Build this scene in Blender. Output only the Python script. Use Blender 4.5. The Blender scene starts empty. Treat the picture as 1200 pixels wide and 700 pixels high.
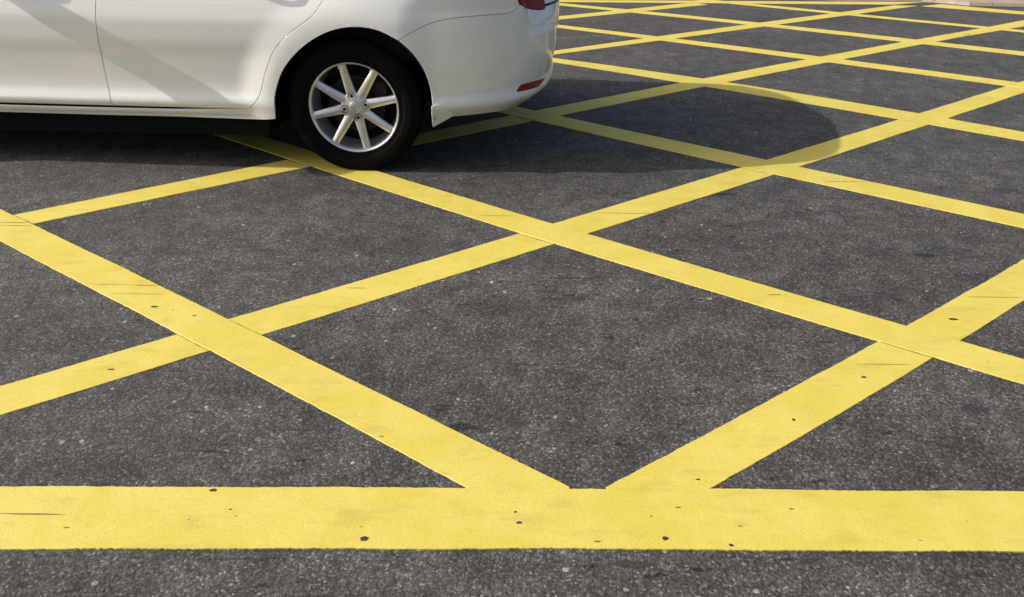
import bpy, bmesh, math, random, bisect
from mathutils import Vector, Matrix, noise
random.seed(7)
C = bpy.context.scene
COL = C.collection
# ------------------------------------------------------------------ camera
CAM_H = 1.28
cd = bpy.data.cameras.new('camera'); cam = bpy.data.objects.new('camera', cd); COL.objects.link(cam)
cam.location = (0, 0, CAM_H)
cd.sensor_width = 36.0; cd.sensor_fit = 'HORIZONTAL'; cd.lens = 36.0*900/1200
cd.clip_start = .05; cd.clip_end = 2000
cam.rotation_mode = 'QUATERNION'
Rp = Matrix.Rotation(math.radians(90-29.92), 4, 'X'); Rr = Matrix.Rotation(math.radians(0.69), 4, 'Z')
cam.rotation_quaternion = (Rp @ Rr).to_quaternion()
C.camera = cam
# ------------------------------------------------------------------ light
SUN_EL, SUN_TRAVEL = 31.0, 4.1      # elevation, and the heading of the light from +x towards +y (degrees)
el = math.radians(SUN_EL); tr = math.radians(SUN_TRAVEL)
ld = bpy.data.lights.new('sun', 'SUN'); ld.energy = 3.25; ld.angle = math.radians(.53); ld.color = (1, .955, .88)
sun = bpy.data.objects.new('sun', ld); COL.objects.link(sun)
dv = Vector((math.cos(el)*math.cos(tr), math.cos(el)*math.sin(tr), -math.sin(el)))
sun.rotation_mode = 'QUATERNION'; sun.rotation_quaternion = dv.to_track_quat('-Z', 'Y')
sun.location = (-8, -1, 6)
w = bpy.data.worlds.new('World'); C.world = w; w.use_nodes = True
nt = w.node_tree; bg = nt.nodes['Background']
sk = nt.nodes.new('ShaderNodeTexSky'); sk.sky_type = 'NISHITA'; sk.sun_disc = False
sk.sun_elevation = el
to_sun = -dv
sk.sun_rotation = math.atan2(to_sun.x, to_sun.y)
sk.air_density = 1.0; sk.dust_density = 6.0; sk.ozone_density = 1.0
nt.links.new(sk.outputs[0], bg.inputs[0]); bg.inputs[1].default_value = 0.118
C.view_settings.view_transform = 'Standard'; C.view_settings.look = 'None'; C.view_settings.gamma = 1
C.view_settings.exposure = 0.35
C.render.engine = 'CYCLES'

# ------------------------------------------------------------------ helpers
def obj(name, verts, faces, mat=None, parent=None, smooth=True, normals=None):
    m = bpy.data.meshes.new(name); m.from_pydata(verts, [], faces); m.update()
    if mat: m.materials.append(mat)
    if smooth: m.polygons.foreach_set('use_smooth', [True]*len(m.polygons))
    if normals:
        nl = [normals[l.vertex_index] if normals[l.vertex_index] else m.polygons[0].normal for l in m.loops]
        m.normals_split_custom_set(nl)
    o = bpy.data.objects.new(name, m); COL.objects.link(o)
    if parent: o.parent = parent
    return o
def from_bm(name, bm, mat, parent=None, smooth=True, angle=None):
    bmesh.ops.recalc_face_normals(bm, faces=bm.faces)
    m = bpy.data.meshes.new(name); bm.to_mesh(m); bm.free()
    if mat: m.materials.append(mat)
    if smooth: m.polygons.foreach_set('use_smooth', [True]*len(m.polygons))
    if angle is not None: m.set_sharp_from_angle(angle=math.radians(angle))
    o = bpy.data.objects.new(name, m); COL.objects.link(o)
    if parent: o.parent = parent
    return o
def structure(o, label=None):
    o['kind'] = 'structure'
    if label: o['label'] = label
    return o
class N:
    def __init__(s, name):
        s.m = bpy.data.materials.new(name); s.m.use_nodes = True; s.t = s.m.node_tree; s.b = s.t.nodes['Principled BSDF']
    def n(s, t, **k):
        x = s.t.nodes.new('ShaderNode'+t)
        for a, v in k.items():
            if a.startswith('i_'): x.inputs[a[2:].replace('_', ' ')].default_value = v
            else: setattr(x, a, v)
        return x
    def l(s, a, b): s.t.links.new(a, b)
    def math(s, op, a, b=None, c=None):
        x = s.n('Math', operation=op)
        for i, v in enumerate((a, b, c)):
            if v is None: continue
            if isinstance(v, (int, float)): x.inputs[i].default_value = v
            else: s.l(v, x.inputs[i])
        return x.outputs[0]
    def mix(s, f, a, b):
        x = s.n('Mix', data_type='RGBA')
        for i, v in ((0, f), (6, a), (7, b)):
            if isinstance(v, (int, float)): x.inputs[i].default_value = v
            elif isinstance(v, tuple): x.inputs[i].default_value = (*v, 1)
            else: s.l(v, x.inputs[i])
        return x.outputs[2]
    def ramp(s, f, stops):
        x = s.n('ValToRGB'); e = x.color_ramp.elements
        while len(e) < len(stops): e.new(.5)
        for q, (p, c) in zip(e, stops):
            q.position = p; q.color = (*c, 1) if isinstance(c, tuple) else (c, c, c, 1)
        s.l(f, x.inputs[0]); return x.outputs[0]
    def smooth(s, f, a, b, lo=0., hi=1.):
        x = s.n('MapRange', interpolation_type='SMOOTHSTEP'); s.l(f, x.inputs[0])
        for i, v in ((1, a), (2, b), (3, lo), (4, hi)): x.inputs[i].default_value = v
        return x.outputs[0]
def simple(name, col, rough=.5, metal=0, coat=0, **k):
    q = N(name); q.b.inputs['Base Color'].default_value = (*col, 1); q.b.inputs['Roughness'].default_value = rough
    q.b.inputs['Metallic'].default_value = metal; q.b.inputs['Coat Weight'].default_value = coat
    q.b.inputs['Coat Roughness'].default_value = .04
    for a, v in k.items(): q.b.inputs[a.replace('_', ' ')].default_value = v
    return q.m

# ------------------------------------------------------------------ materials
def asphalt():
    q = N('asphalt'); co = q.n('NewGeometry').outputs['Position']
    def vor(scale, **k):
        x = q.n('TexVoronoi', **k); x.inputs['Scale'].default_value = scale; q.l(co, x.inputs['Vector']); return x
    def noi(scale, detail=3, rough=.55, vec=None):
        x = q.n('TexNoise'); x.inputs['Scale'].default_value = scale; x.inputs['Detail'].default_value = detail
        x.inputs['Roughness'].default_value = rough; q.l(vec or co, x.inputs['Vector']); return x.outputs[0]
    sep = lambda c: (lambda s_: (q.l(c, s_.inputs[0]), s_)[1])(q.n('SeparateColor'))
    # aggregate: every stone its own grey
    a = vor(175); ac = sep(a.outputs['Color'])
    base = q.ramp(ac.outputs[0], [(0, (.0435, .0422, .0405)), (.40, (.068, .0661, .0632)), (.74, (.096, .0935, .0895)), (.91, (.126, .123, .118)), (1, (.21, .205, .195))])
    gap = q.smooth(a.outputs['Distance'], .30, .62, 1, .75)
    f = vor(260); fc = sep(f.outputs['Color'])
    fine = q.ramp(fc.outputs[1], [(0, .50), (.55, .95), (.86, 1.3), (1, 2.3)])
    m1 = q.n('Mix', data_type='RGBA', blend_type='MULTIPLY'); m1.inputs[0].default_value = 1; q.l(base, m1.inputs[6]); q.l(fine, m1.inputs[7])
    c = q.mix(.45, base, m1.outputs[2])
    # sparse pale stones
    p = vor(42); pc = sep(p.outputs['Color'])
    pm = q.math('MULTIPLY', q.smooth(pc.outputs[0], .89, .91), q.smooth(q.math('ADD', p.outputs['Distance'], q.math('MULTIPLY', pc.outputs[1], .22)), .34, .26))
    c = q.mix(q.math('MULTIPLY', pm, .85), c, q.ramp(pc.outputs[2], [(0, (.12, .115, .11)), (.7, (.22, .21, .20)), (1, (.42, .40, .38))]))
    # wear and dirt: broad clouds stretched along the driving direction
    mp = q.n('Mapping'); mp.inputs['Scale'].default_value = (.35, 1.5, 1); q.l(co, mp.inputs[0])
    cl = noi(1.1, 5, .6, mp.outputs[0]); cl2 = noi(9, 4, .6); cl3 = noi(2.6, 3, .5)
    k = q.math('MULTIPLY', q.smooth(cl, .3, .7, .80, 1.18), q.smooth(cl2, .30, .70, .74, 1.24))
    k = q.math('MULTIPLY', k, q.smooth(cl3, .3, .7, .92, 1.08))
    k = q.math('MULTIPLY', k, gap)
    # dark tar flecks, elongated
    mp2 = q.n('Mapping'); mp2.inputs['Scale'].default_value = (.55, 1.6, 1); q.l(co, mp2.inputs[0])
    wob = q.n('TexNoise'); wob.inputs['Scale'].default_value = 30; q.l(co, wob.inputs['Vector'])
    mv = q.n('MixRGB'); mv.blend_type = 'ADD'; mv.inputs[0].default_value = .04; q.l(mp2.outputs[0], mv.inputs[1]); q.l(wob.outputs['Color'], mv.inputs[2])
    s_ = q.n('TexVoronoi'); s_.inputs['Scale'].default_value = 5.5; q.l(mv.outputs[0], s_.inputs['Vector']); sc = sep(s_.outputs['Color'])
    sp = q.math('MULTIPLY', q.smooth(sc.outputs[0], .66, .70), q.smooth(q.math('SUBTRACT', s_.outputs['Distance'], q.math('MULTIPLY', sc.outputs[1], .07)), .10, .035))
    k = q.math('MULTIPLY', k, q.math('SUBTRACT', 1, q.math('MULTIPLY', sp, .6)))
    s2 = q.n('TexVoronoi'); s2.inputs['Scale'].default_value = 16; q.l(mv.outputs[0], s2.inputs['Vector']); sc2 = sep(s2.outputs['Color'])
    sp2 = q.math('MULTIPLY', q.smooth(sc2.outputs[0], .62, .66), q.smooth(s2.outputs['Distance'], .22, .09))
    k = q.math('MULTIPLY', k, q.math('SUBTRACT', 1, q.math('MULTIPLY', sp2, .62)))
    mp4 = q.n('Mapping'); mp4.inputs['Scale'].default_value = (3.2, 55, 1); q.l(co, mp4.inputs[0])
    k = q.math('MULTIPLY', k, q.smooth(noi(1, 4, .6, mp4.outputs[0]), .58, .70, 1, .58))
    mm = q.n('Mix', data_type='RGBA', blend_type='MULTIPLY'); mm.inputs[0].default_value = 1; q.l(c, mm.inputs[6])
    cb = q.n('CombineColor')
    for i in range(3): q.l(k, cb.inputs[i])
    q.l(cb.outputs[0], mm.inputs[7]); q.l(mm.outputs[2], q.b.inputs['Base Color'])
    q.b.inputs['Roughness'].default_value = .82; q.b.inputs['Specular IOR Level'].default_value = .35
    hgt = q.math('ADD', q.math('MULTIPLY', q.math('SUBTRACT', 1, a.outputs['Distance']), ac.outputs[1]), q.math('MULTIPLY', noi(300, 2), .5))
    bp = q.n('Bump'); bp.inputs['Strength'].default_value = .55; bp.inputs['Distance'].default_value = .0028
    q.l(hgt, bp.inputs['Height']); q.l(bp.outputs[0], q.b.inputs['Normal'])
    return q.m
def yellow(seed=0):
    q = N('yellow_road_paint'); co = q.n('NewGeometry').outputs['Position']
    def noi(scale, detail=3, rough=.55, vec=None):
        x = q.n('TexNoise'); x.inputs['Scale'].default_value = scale; x.inputs['Detail'].default_value = detail
        x.inputs['Roughness'].default_value = rough; q.l(vec or co, x.inputs['Vector']); return x.outputs[0]
    base = q.mix(q.smooth(noi(5, 6, .65), .40, .60), (.640, .528, .084), (.680, .566, .120))
    # fine dirt grains
    base = q.mix(q.smooth(noi(260, 3, .7), .50, .70, 0, .45), base, (.40, .32, .10))
    base = q.mix(q.smooth(noi(110, 3, .7), .54, .74, 0, .30), base, (.50, .38, .10))
    mp = q.n('Mapping'); mp.inputs['Scale'].default_value = (.6, 1.8, 1); q.l(co, mp.inputs[0])
    base = q.mix(q.smooth(noi(11, 5, .65, mp.outputs[0]), .50, .72, 0, .42), base, (.44, .35, .09))
    base = q.mix(q.smooth(noi(34, 4, .6, mp.outputs[0]), .58, .76, 0, .35), base, (.46, .33, .08))
    # pits through to the tar
    v = q.n('TexVoronoi'); v.inputs['Scale'].default_value = 26; q.l(mp.outputs[0], v.inputs['Vector'])
    s_ = q.n('SeparateColor'); q.l(v.outputs['Color'], s_.inputs[0])
    pit = q.math('MULTIPLY', q.smooth(s_.outputs[0], .90, .92), q.smooth(q.math('SUBTRACT', v.outputs['Distance'], q.math('MULTIPLY', s_.outputs[1], .06)), .09, .05))
    base = q.mix(q.math('MULTIPLY', pit, .8), base, (.10, .07, .03))
    # tyre scuffs drawn along the driving direction
    mp3 = q.n('Mapping'); mp3.inputs['Scale'].default_value = (2.2, 90, 1); mp3.inputs['Rotation'].default_value = (0, 0, math.radians(-1)); q.l(co, mp3.inputs[0])
    sc = q.smooth(noi(1, 3, .6, mp3.outputs[0]), .68, .80, 0, .40)
    base = q.mix(sc, base, (.22, .17, .06))
    q.l(base, q.b.inputs['Base Color'])
    q.b.inputs['Roughness'].default_value = .62; q.b.inputs['Specular IOR Level'].default_value = .4
    a = q.n('TexVoronoi'); a.inputs['Scale'].default_value = 150; q.l(co, a.inputs['Vector'])
    hgt = q.math('ADD', q.math('MULTIPLY', a.outputs['Distance'], -.6), noi(170, 3, .6))
    bp = q.n('Bump'); bp.inputs['Strength'].default_value = .30; bp.inputs['Distance'].default_value = .0012
    q.l(hgt, bp.inputs['Height']); q.l(bp.outputs[0], q.b.inputs['Normal'])
    return q.m
def tar():
    q = N('tar_spot'); co = q.n('NewGeometry').outputs['Position']
    x = q.n('TexNoise'); x.inputs['Scale'].default_value = 220; q.l(co, x.inputs['Vector'])
    q.l(q.ramp(x.outputs[0], [(.3, (.02, .019, .018)), (.7, (.065, .06, .055))]), q.b.inputs['Base Color']); q.b.inputs['Roughness'].default_value = .6
    return q.m
def pavers():
    q = N('pink_pavers'); co = q.n('NewGeometry').outputs['Position']
    b = q.n('TexBrick'); b.inputs['Scale'].default_value = 2.4; b.inputs['Color1'].default_value = (.34, .25, .21, 1); b.inputs['Color2'].default_value = (.40, .31, .26, 1)
    b.inputs['Mortar'].default_value = (.2, .18, .15, 1); b.inputs['Mortar Size'].default_value = .012; q.l(co, b.inputs['Vector'])
    x = q.n('TexNoise'); x.inputs['Scale'].default_value = 3; x.inputs['Detail'].default_value = 5; q.l(co, x.inputs['Vector'])
    q.l(q.mix(q.smooth(x.outputs[0], .35, .7, 0, .5), b.outputs['Color'], (.42, .36, .27)), q.b.inputs['Base Color']); q.b.inputs['Roughness'].default_value = .85
    return q.m
def paint():
    q = N('white_car_paint'); co = q.n('TexCoord').outputs['Object']
    x = q.n('TexNoise'); x.inputs['Scale'].default_value = 3.0; x.inputs['Detail'].default_value = 5; q.l(co, x.inputs['Vector'])
    y = q.n('TexNoise'); y.inputs['Scale'].default_value = 60; y.inputs['Detail'].default_value = 4; q.l(co, y.inputs['Vector'])
    sz = q.n('SeparateXYZ'); q.l(co, sz.inputs[0])
    low = q.math('MULTIPLY', q.smooth(sz.outputs[2], .42, .22, 0, 1), q.smooth(x.outputs[0], .3, .7, .1, .55))
    dirt = q.math('ADD', q.math('MULTIPLY', low, .55), q.smooth(y.outputs[0], .55, .9, 0, .08))
    q.l(q.mix(dirt, (.85, .86, .845), (.60, .57, .50)), q.b.inputs['Base Color'])
    q.b.inputs['Roughness'].default_value = .34; q.b.inputs['Coat Weight'].default_value = .8; q.b.inputs['Coat Roughness'].default_value = .075
    q.b.inputs['Coat IOR'].default_value = 1.5
    return q.m
def rubber():
    q = N('tyre_rubber'); co = q.n('TexCoord').outputs['Object']
    x = q.n('TexNoise'); x.inputs['Scale'].default_value = 14; x.inputs['Detail'].default_value = 6; q.l(co, x.inputs['Vector'])
    q.l(q.ramp(x.outputs[0], [(.35, (.0022, .0022, .0023)), (.75, (.0065, .0064, .0062))]), q.b.inputs['Base Color'])
    q.l(q.smooth(x.outputs[0], .3, .7, .65, .9), q.b.inputs['Roughness']); q.b.inputs['Specular IOR Level'].default_value = .09
    return q.m
def alloy():
    q = N('silver_alloy'); co = q.n('TexCoord').outputs['Object']
    x = q.n('TexNoise'); x.inputs['Scale'].default_value = 40; x.inputs['Detail'].default_value = 4; q.l(co, x.inputs['Vector'])
    q.l(q.mix(q.smooth(x.outputs[0], .5, .85, 0, .35), (.80, .80, .81), (.55, .54, .52)), q.b.inputs['Base Color'])
    q.b.inputs['Metallic'].default_value = .72; q.b.inputs['Roughness'].default_value = .30; q.b.inputs['Coat Weight'].default_value = .5; q.b.inputs['Coat Roughness'].default_value = .1
    return q.m
M_ASPH = asphalt(); M_YEL = yellow(); M_TAR = tar(); M_PAV = pavers(); M_PAINT = paint(); M_RUB = rubber(); M_ALLOY = alloy()
M_BLACK = simple('black_plastic', (.010, .010, .011), .7)
M_LINER = simple('wheel_well_liner', (.006, .006, .006), .95, Specular_IOR_Level=.15)
M_GLASS = simple('tinted_glass', (.02, .025, .025), .04, 0, 1)
M_DISC = simple('brake_steel', (.03, .03, .033), .6, .6)
M_DARKMETAL = simple('dark_wheel_nut', (.05, .05, .055), .35, .9)
M_RED = simple('red_lens', (.24, .008, .005), .4, 0, .0, Specular_IOR_Level=.15)
M_REFL = simple('red_reflector', (.22, .003, .008), .35, 0, .1, Specular_IOR_Level=.25)
M_REDIN = simple('amber_red_lens', (.36, .035, .015), .2, 0, .4)
M_CLEAR = simple('headlamp_lens', (.55, .56, .58), .08, .2, 1)
M_CHROME = simple('chrome', (.75, .75, .75), .12, 1)
M_SCUFF = simple('scuffed_paint', (.24, .17, .045), .8)
M_PLATE = simple('plate_white', (.7, .7, .68), .4)
# ------------------------------------------------------------------ ground
bm = bmesh.new()
# one sheet, a little finer near the junction so that it can be slightly uneven
xs = [-400, -120, -40, -15]+[-9+i*.5 for i in range(37)]+[15, 40, 120, 400]
ys = [-400, -120, -40, -15, -6]+[-3+i*.5 for i in range(31)]+[20, 40, 120, 400]
gv = [[bm.verts.new((x, y, 0)) for y in ys] for x in xs]
for i in range(len(xs)-1):
    for j in range(len(ys)-1): bm.faces.new((gv[i][j], gv[i+1][j], gv[i+1][j+1], gv[i][j+1]))
structure(from_bm('road', bm, M_ASPH), 'dark grey worn asphalt road')

def resample(P, step):
    out = [P[0]]
    for a, b in zip(P, P[1:]):
        L = math.hypot(b[0]-a[0], b[1]-a[1]); n = max(1, int(L/step))
        out += [(a[0]+(b[0]-a[0])*k/n, a[1]+(b[1]-a[1])*k/n) for k in range(1, n+1)]
    return out
def edge(P, seed, amp):
    near = 0.007 if amp > 0 else .05
    Q = resample(P, near); out = []
    for i, q in enumerate(Q):
        a = Q[max(0, i-1)]; b = Q[min(len(Q)-1, i+1)]; tx, ty = b[0]-a[0], b[1]-a[1]; l = math.hypot(tx, ty) or 1
        s = noise.noise(Vector((q[0]*4+seed*7.3, q[1]*4, seed)))*1.2+noise.noise(Vector((q[0]*31+seed, q[1]*31, seed)))*.45*(1+noise.noise(Vector((q[0]*3, q[1]*3, seed+9))))+noise.noise(Vector((q[0]*170, q[1]*170+seed, seed)))*.5
        d = s*amp
        out.append((q[0]-ty/l*d, q[1]+tx/l*d))
    return out
def strip(name, up, lo, top, seed, label=None, th=.0016, amp=.0026):
    """painted stripe: a thin slab of thermoplastic with ragged edges"""
    A = edge(up, seed, amp); B = edge(lo, seed+11.7, amp)
    n = max(len(A), len(B))
    def rs(P):
        return [P[round(i*(len(P)-1)/(n-1))] for i in range(n)]
    A, B = rs(A), rs(B)
    V = []; F = []
    for i in range(n):
        a, b = A[i], B[i]
        e = .0012
        L = math.hypot(a[0]-b[0], a[1]-b[1]) or 1; ux, uy = (b[0]-a[0])/L*e, (b[1]-a[1])/L*e
        V += [(a[0], a[1], top-th-.003), (a[0], a[1], top-.0009), (a[0]+ux, a[1]+uy, top), (b[0]-ux, b[1]-uy, top), (b[0], b[1], top-.0009), (b[0], b[1], top-th-.003)]
    for i in range(n-1):
        o = i*6
        for k in range(5): F.append((o+k, o+k+1, o+k+7, o+k+6))
    F.append(tuple(range(5, -1, -1))); F.append(tuple((n-1)*6+k for k in range(6)))
    ob = obj(name, V, F, M_YEL, smooth=False)
    me = ob.data; bm_ = bmesh.new(); bm_.from_mesh(me); bmesh.ops.recalc_face_normals(bm_, faces=bm_.faces); bm_.to_mesh(me); bm_.free()
    return structure(ob, label)
STRIPS = {
 'A1': (0.0032, [(-9.036, 7.6754), (-2.0993, 2.9023), (-1.7261, 2.6449), (-1.3536, 2.3866), (-0.9817, 2.1274), (-0.6104, 1.8674), (-0.2397, 1.6064), (0.1304, 1.3446), (0.1383, 1.339)], [(-9.0389, 7.4709), (-1.9329, 2.6087), (-1.6277, 2.3993), (-1.323, 2.1891), (-1.0187, 1.9782), (-0.715, 1.7665), (-0.412, 1.5541), (-0.1093, 1.3409), (0.1374, 1.1666)]),
 'B1': (0.0018, [(-1.9413, 1.325), (-1.4065, 1.705), (-0.6217, 2.2655), (0.1606, 2.8296), (0.94, 3.3973), (1.7169, 3.9687), (2.4911, 4.5438), (3.2626, 5.1225), (5.9616, 7.1569)], [(-1.9466, 1.1469), (-1.3332, 1.5787), (-0.5615, 2.1255), (0.2068, 2.677), (0.9718, 3.2332), (1.7332, 3.7941), (2.4912, 4.3596), (3.2458, 4.9299), (5.9512, 6.9877)]),
 'A2': (0.0032, [(-7.8865, 8.658), (-0.6445, 3.4008), (-0.2876, 3.1436), (0.0709, 2.889), (0.4312, 2.6369), (0.7933, 2.3873), (1.157, 2.1402), (1.5226, 1.8957), (2.3151, 1.3695)], [(-7.8411, 8.5646), (-0.9449, 3.4433), (-0.5524, 3.1549), (-0.1571, 2.8704), (0.241, 2.59), (0.6419, 2.3136), (1.0456, 2.0411), (1.452, 1.7727), (2.3239, 1.2032)]),
 'B2': (0.0018, [(0.2245, 1.3415), (0.2421, 1.3539), (0.5075, 1.5411), (0.7892, 1.7421), (1.0699, 1.9448), (1.3494, 2.149), (1.6278, 2.3547), (1.9051, 2.5621), (3.9723, 4.1167)], [(0.2389, 1.1777), (0.4783, 1.3445), (0.6887, 1.4923), (0.8981, 1.6414), (1.1064, 1.7918), (1.3138, 1.9437), (1.5201, 2.097), (1.7254, 2.2516), (3.9642, 3.9503)]),
 'B0': (0.0018, [(-5.8827, -0.0396), (-2.0232, 2.8506), (-1.0678, 3.5577), (-0.1049, 4.254), (0.8656, 4.9394), (1.8437, 5.614), (2.8293, 6.2776), (3.8225, 6.9304)], [(-5.9166, -0.1856), (-1.8934, 2.7712), (-0.9418, 3.4651), (0.0149, 4.1516), (0.9767, 4.8309), (1.9436, 5.503), (2.9155, 6.1677), (3.8925, 6.8251)]),
 'A3': (0.0032, [(-6.9814, 9.4623), (0.0594, 4.4516), (0.352, 4.2437), (0.6448, 4.0362), (0.9378, 3.8291), (1.2311, 3.6223), (1.5248, 3.4159), (1.8186, 3.2099), (4.3079, 1.4674)], [(-6.9272, 9.3704), (0.1237, 4.2124), (0.3922, 4.017), (0.6618, 3.8228), (0.9321, 3.63), (1.2034, 3.4384), (1.4757, 3.2482), (1.7488, 3.0592), (4.3291, 1.2835)]),
 'A4': (0.0032, [(-7.5313, 9.8461), (0.2775, 5.7692), (0.72, 5.5287), (1.1532, 5.2739), (1.5769, 5.0049), (1.9911, 4.7218), (2.3961, 4.4244), (2.7916, 4.1129), (5.0252, 2.2917)], [(-7.2004, 10.4239), (0.2974, 5.6289), (0.707, 5.3634), (1.1131, 5.0929), (1.5159, 4.8175), (1.9152, 4.5371), (2.3109, 4.2518), (2.7034, 3.9615), (5.1301, 2.1431)]),
 'A5': (0.0032, [(-6.1827, 10.7159), (0.4016, 7.0398), (0.9133, 6.7493), (1.4206, 6.4516), (1.9234, 6.1468), (2.422, 5.8348), (2.916, 5.5157), (3.4057, 5.1893), (5.5296, 3.7518)], [(-6.1121, 10.8116), (0.4098, 6.9131), (0.8918, 6.6222), (1.3711, 6.3272), (1.8478, 6.0281), (2.3219, 5.7249), (2.7934, 5.4176), (3.2623, 5.1061), (5.5541, 3.5697)]),
 'A6': (0.0032, [(-6.2273, 11.6041), (0.4512, 8.2145), (1.0533, 7.9019), (1.6491, 7.5784), (2.2386, 7.2441), (2.8218, 6.8988), (3.3987, 6.5427), (3.9693, 6.1757), (5.9177, 4.897)], [(-6.2311, 11.5441), (0.4479, 8.0813), (1.038, 7.7684), (1.6217, 7.4446), (2.1991, 7.1102), (2.77, 6.7649), (3.3346, 6.409), (3.8929, 6.0422), (5.9121, 4.6885)]),
 'A7': (0.0032, [(-2.9915, 11.6332), (2.414, 8.3207), (2.7574, 8.1102), (3.1009, 7.8998), (3.4443, 7.6893), (3.7877, 7.4788), (4.1312, 7.2684), (4.4746, 7.0579), (6.1963, 6.0029)], [(-2.9998, 11.464), (2.3774, 8.2099), (2.7185, 8.0035), (3.0596, 7.797), (3.4008, 7.5906), (3.7419, 7.3841), (4.083, 7.1777), (4.4241, 6.9713), (6.1999, 5.8966)]),
 'Bm1': (0.0018, [(-1.1734, 5.021), (0.323, 6.0299), (0.9081, 6.4217), (1.4956, 6.8096), (2.0857, 7.1938), (2.6782, 7.5741), (3.2731, 7.9506), (3.8705, 8.3233)], [(-1.2013, 4.9285), (0.3194, 5.8975), (0.9524, 6.301), (1.5853, 6.7047), (2.2182, 7.1087), (2.8508, 7.5128), (3.4833, 7.9171), (4.1158, 8.3217)]),
 'Bm2': (0.0018, [(-5.9993, 3.4676), (0.4389, 7.4949), (0.6679, 7.6382), (0.8968, 7.7813), (1.1257, 7.9245), (1.3546, 8.0677), (1.5835, 8.2109), (1.8124, 8.3541)], [(-6.0115, 3.4772), (0.4503, 7.3422), (0.6993, 7.4912), (0.9485, 7.6402), (1.1975, 7.7892), (1.4467, 7.9382), (1.6957, 8.0872), (1.9448, 8.2362)]),
 'F': (0.0044, [(-8.9995, 1.1928), (-1.1798, 1.3173), (-0.7823, 1.3232), (-0.3849, 1.3283), (0.0125, 1.3327), (0.4099, 1.3362), (0.8074, 1.3389), (1.2048, 1.3409), (7.0004, 1.3634)], [(-8.9991, 0.9678), (-1.0729, 1.1335), (-0.7107, 1.1405), (-0.3485, 1.1464), (0.0137, 1.1512), (0.376, 1.1549), (0.7382, 1.1575), (1.1004, 1.159), (7.0007, 1.1745)]),
 'K': (0.0018, [(0.4455, 8.4118), (1.0882, 8.437), (1.7311, 8.4623), (2.3739, 8.4875), (3.0167, 8.5127), (3.6595, 8.538), (4.3023, 8.5632)], [(0.4408, 8.2908), (1.0143, 8.3047), (1.5879, 8.3187), (2.1614, 8.3326), (2.7351, 8.3466), (3.3086, 8.3605), (3.8822, 8.3744)]),
 'R': (0.0018, [(4.4074, 8.4393), (4.5124, 8.3733), (4.6175, 8.3073), (4.7226, 8.2413), (4.8277, 8.1753), (4.9328, 8.1092), (5.0379, 8.0432)], [(4.1429, 8.3051), (4.2765, 8.2343), (4.4102, 8.1635), (4.5438, 8.0927), (4.6774, 8.0219), (4.8111, 7.951), (4.9447, 7.8802)]),
 'B0b': (0.0018, [(3.8321, 6.9299), (3.9858, 7.0348), (4.1396, 7.1396), (4.2934, 7.2444), (4.4471, 7.3493), (4.6008, 7.4541), (4.7545, 7.5589), (6.1987, 8.5436)], [(3.871, 6.8006), (3.9931, 6.8775), (4.1151, 6.9544), (4.2371, 7.0314), (4.3591, 7.1083), (4.4812, 7.1853), (4.6031, 7.2622), (6.2018, 8.2702)]),
}
SPOTS = [(-0.6843, 1.3122, 0.0098, 0.0044, 0.0049), (-0.3115, 1.1734, 0.0082, 0.0062, 0.0049), (0.3386, 1.1835, 0.0074, 0.0055, 0.0049), (0.4767, 1.1667, 0.0055, 0.0035, 0.0049), (-0.6257, 1.253, 0.0038, 0.0021, 0.0049), (-0.5216, 1.142, 0.0054, 0.0023, 0.001), (-0.6077, 1.2327, 0.0019, 0.0015, 0.0049), (-0.915, 1.4687, 0.0211, 0.0079, 0.0006), (-0.7551, 1.6294, 0.0181, 0.0109, 0.0006), (1.2528, 1.6572, 0.0349, 0.0185, 0.0006), (0.9299, 1.3882, 0.0103, 0.0059, 0.0006), (-0.5415, 1.3658, 0.0181, 0.0072, 0.0006), (0.2565, 1.1167, 0.0429, 0.0089, 0.0006), (-1.3106, 2.5536, 0.0251, 0.0113, 0.0006), (-0.9301, 2.5639, 0.0473, 0.0099, 0.0006), (0.2227, 2.2285, 0.0229, 0.0126, 0.0006), (-1.1584, 2.1373, 0.011, 0.0054, 0.0036), (-1.0093, 2.0847, 0.0054, 0.0036, 0.0036), (1.4219, 2.12, 0.0139, 0.0053, 0.0036), (-1.2728, 1.9971, 0.0313, 0.0097, 0.0006), (-1.4367, 1.9934, 0.0156, 0.0097, 0.0006), (-0.9644, 1.3189, 0.0118, 0.0041, 0.0006), (-1.1398, 1.7884, 0.012, 0.0033, 0.0022), (1.0067, 1.7952, 0.0074, 0.005, 0.0022), (1.7188, 2.6358, 0.0231, 0.0089, 0.0006), (1.7379, 2.5788, 0.0713, 0.005, 0.0006), (1.1752, 2.24, 0.0753, 0.0035, 0.0006), (2.2295, 3.2662, 0.055, 0.0208, 0.0006), (0.521, 3.1127, 0.0335, 0.0144, 0.0006), (0.6422, 1.3432, 0.0181, 0.0028, 0.0006), (-0.5291, 1.5902, 0.0033, 0.0032, 0.0036), (0.0134, 1.2557, 0.0031, 0.0026, 0.0049), (0.021, 1.2239, 0.0066, 0.0038, 0.0049), (0.3169, 1.2477, 0.0019, 0.0021, 0.0049), (0.7455, 1.5985, 0.0045, 0.0046, 0.0022), (0.447, 1.3695, 0.0051, 0.0029, 0.0022), (0.015, 1.5691, 0.0266, 0.0121, 0.0006), (0.2883, 2.259, 0.0145, 0.0058, 0.0006), (1.1925, 2.5713, 0.0129, 0.0071, 0.0006), (2.0179, 3.4869, 0.0745, 0.0116, 0.0006), (0.8578, 2.6344, 0.0458, 0.0067, 0.0006), (1.2804, 2.9696, 0.0289, 0.0089, 0.0006), (-0.4451, 2.7914, 0.0305, 0.0065, 0.0006), (-0.9444, 2.9471, 0.0176, 0.0071, 0.0006)]
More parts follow.
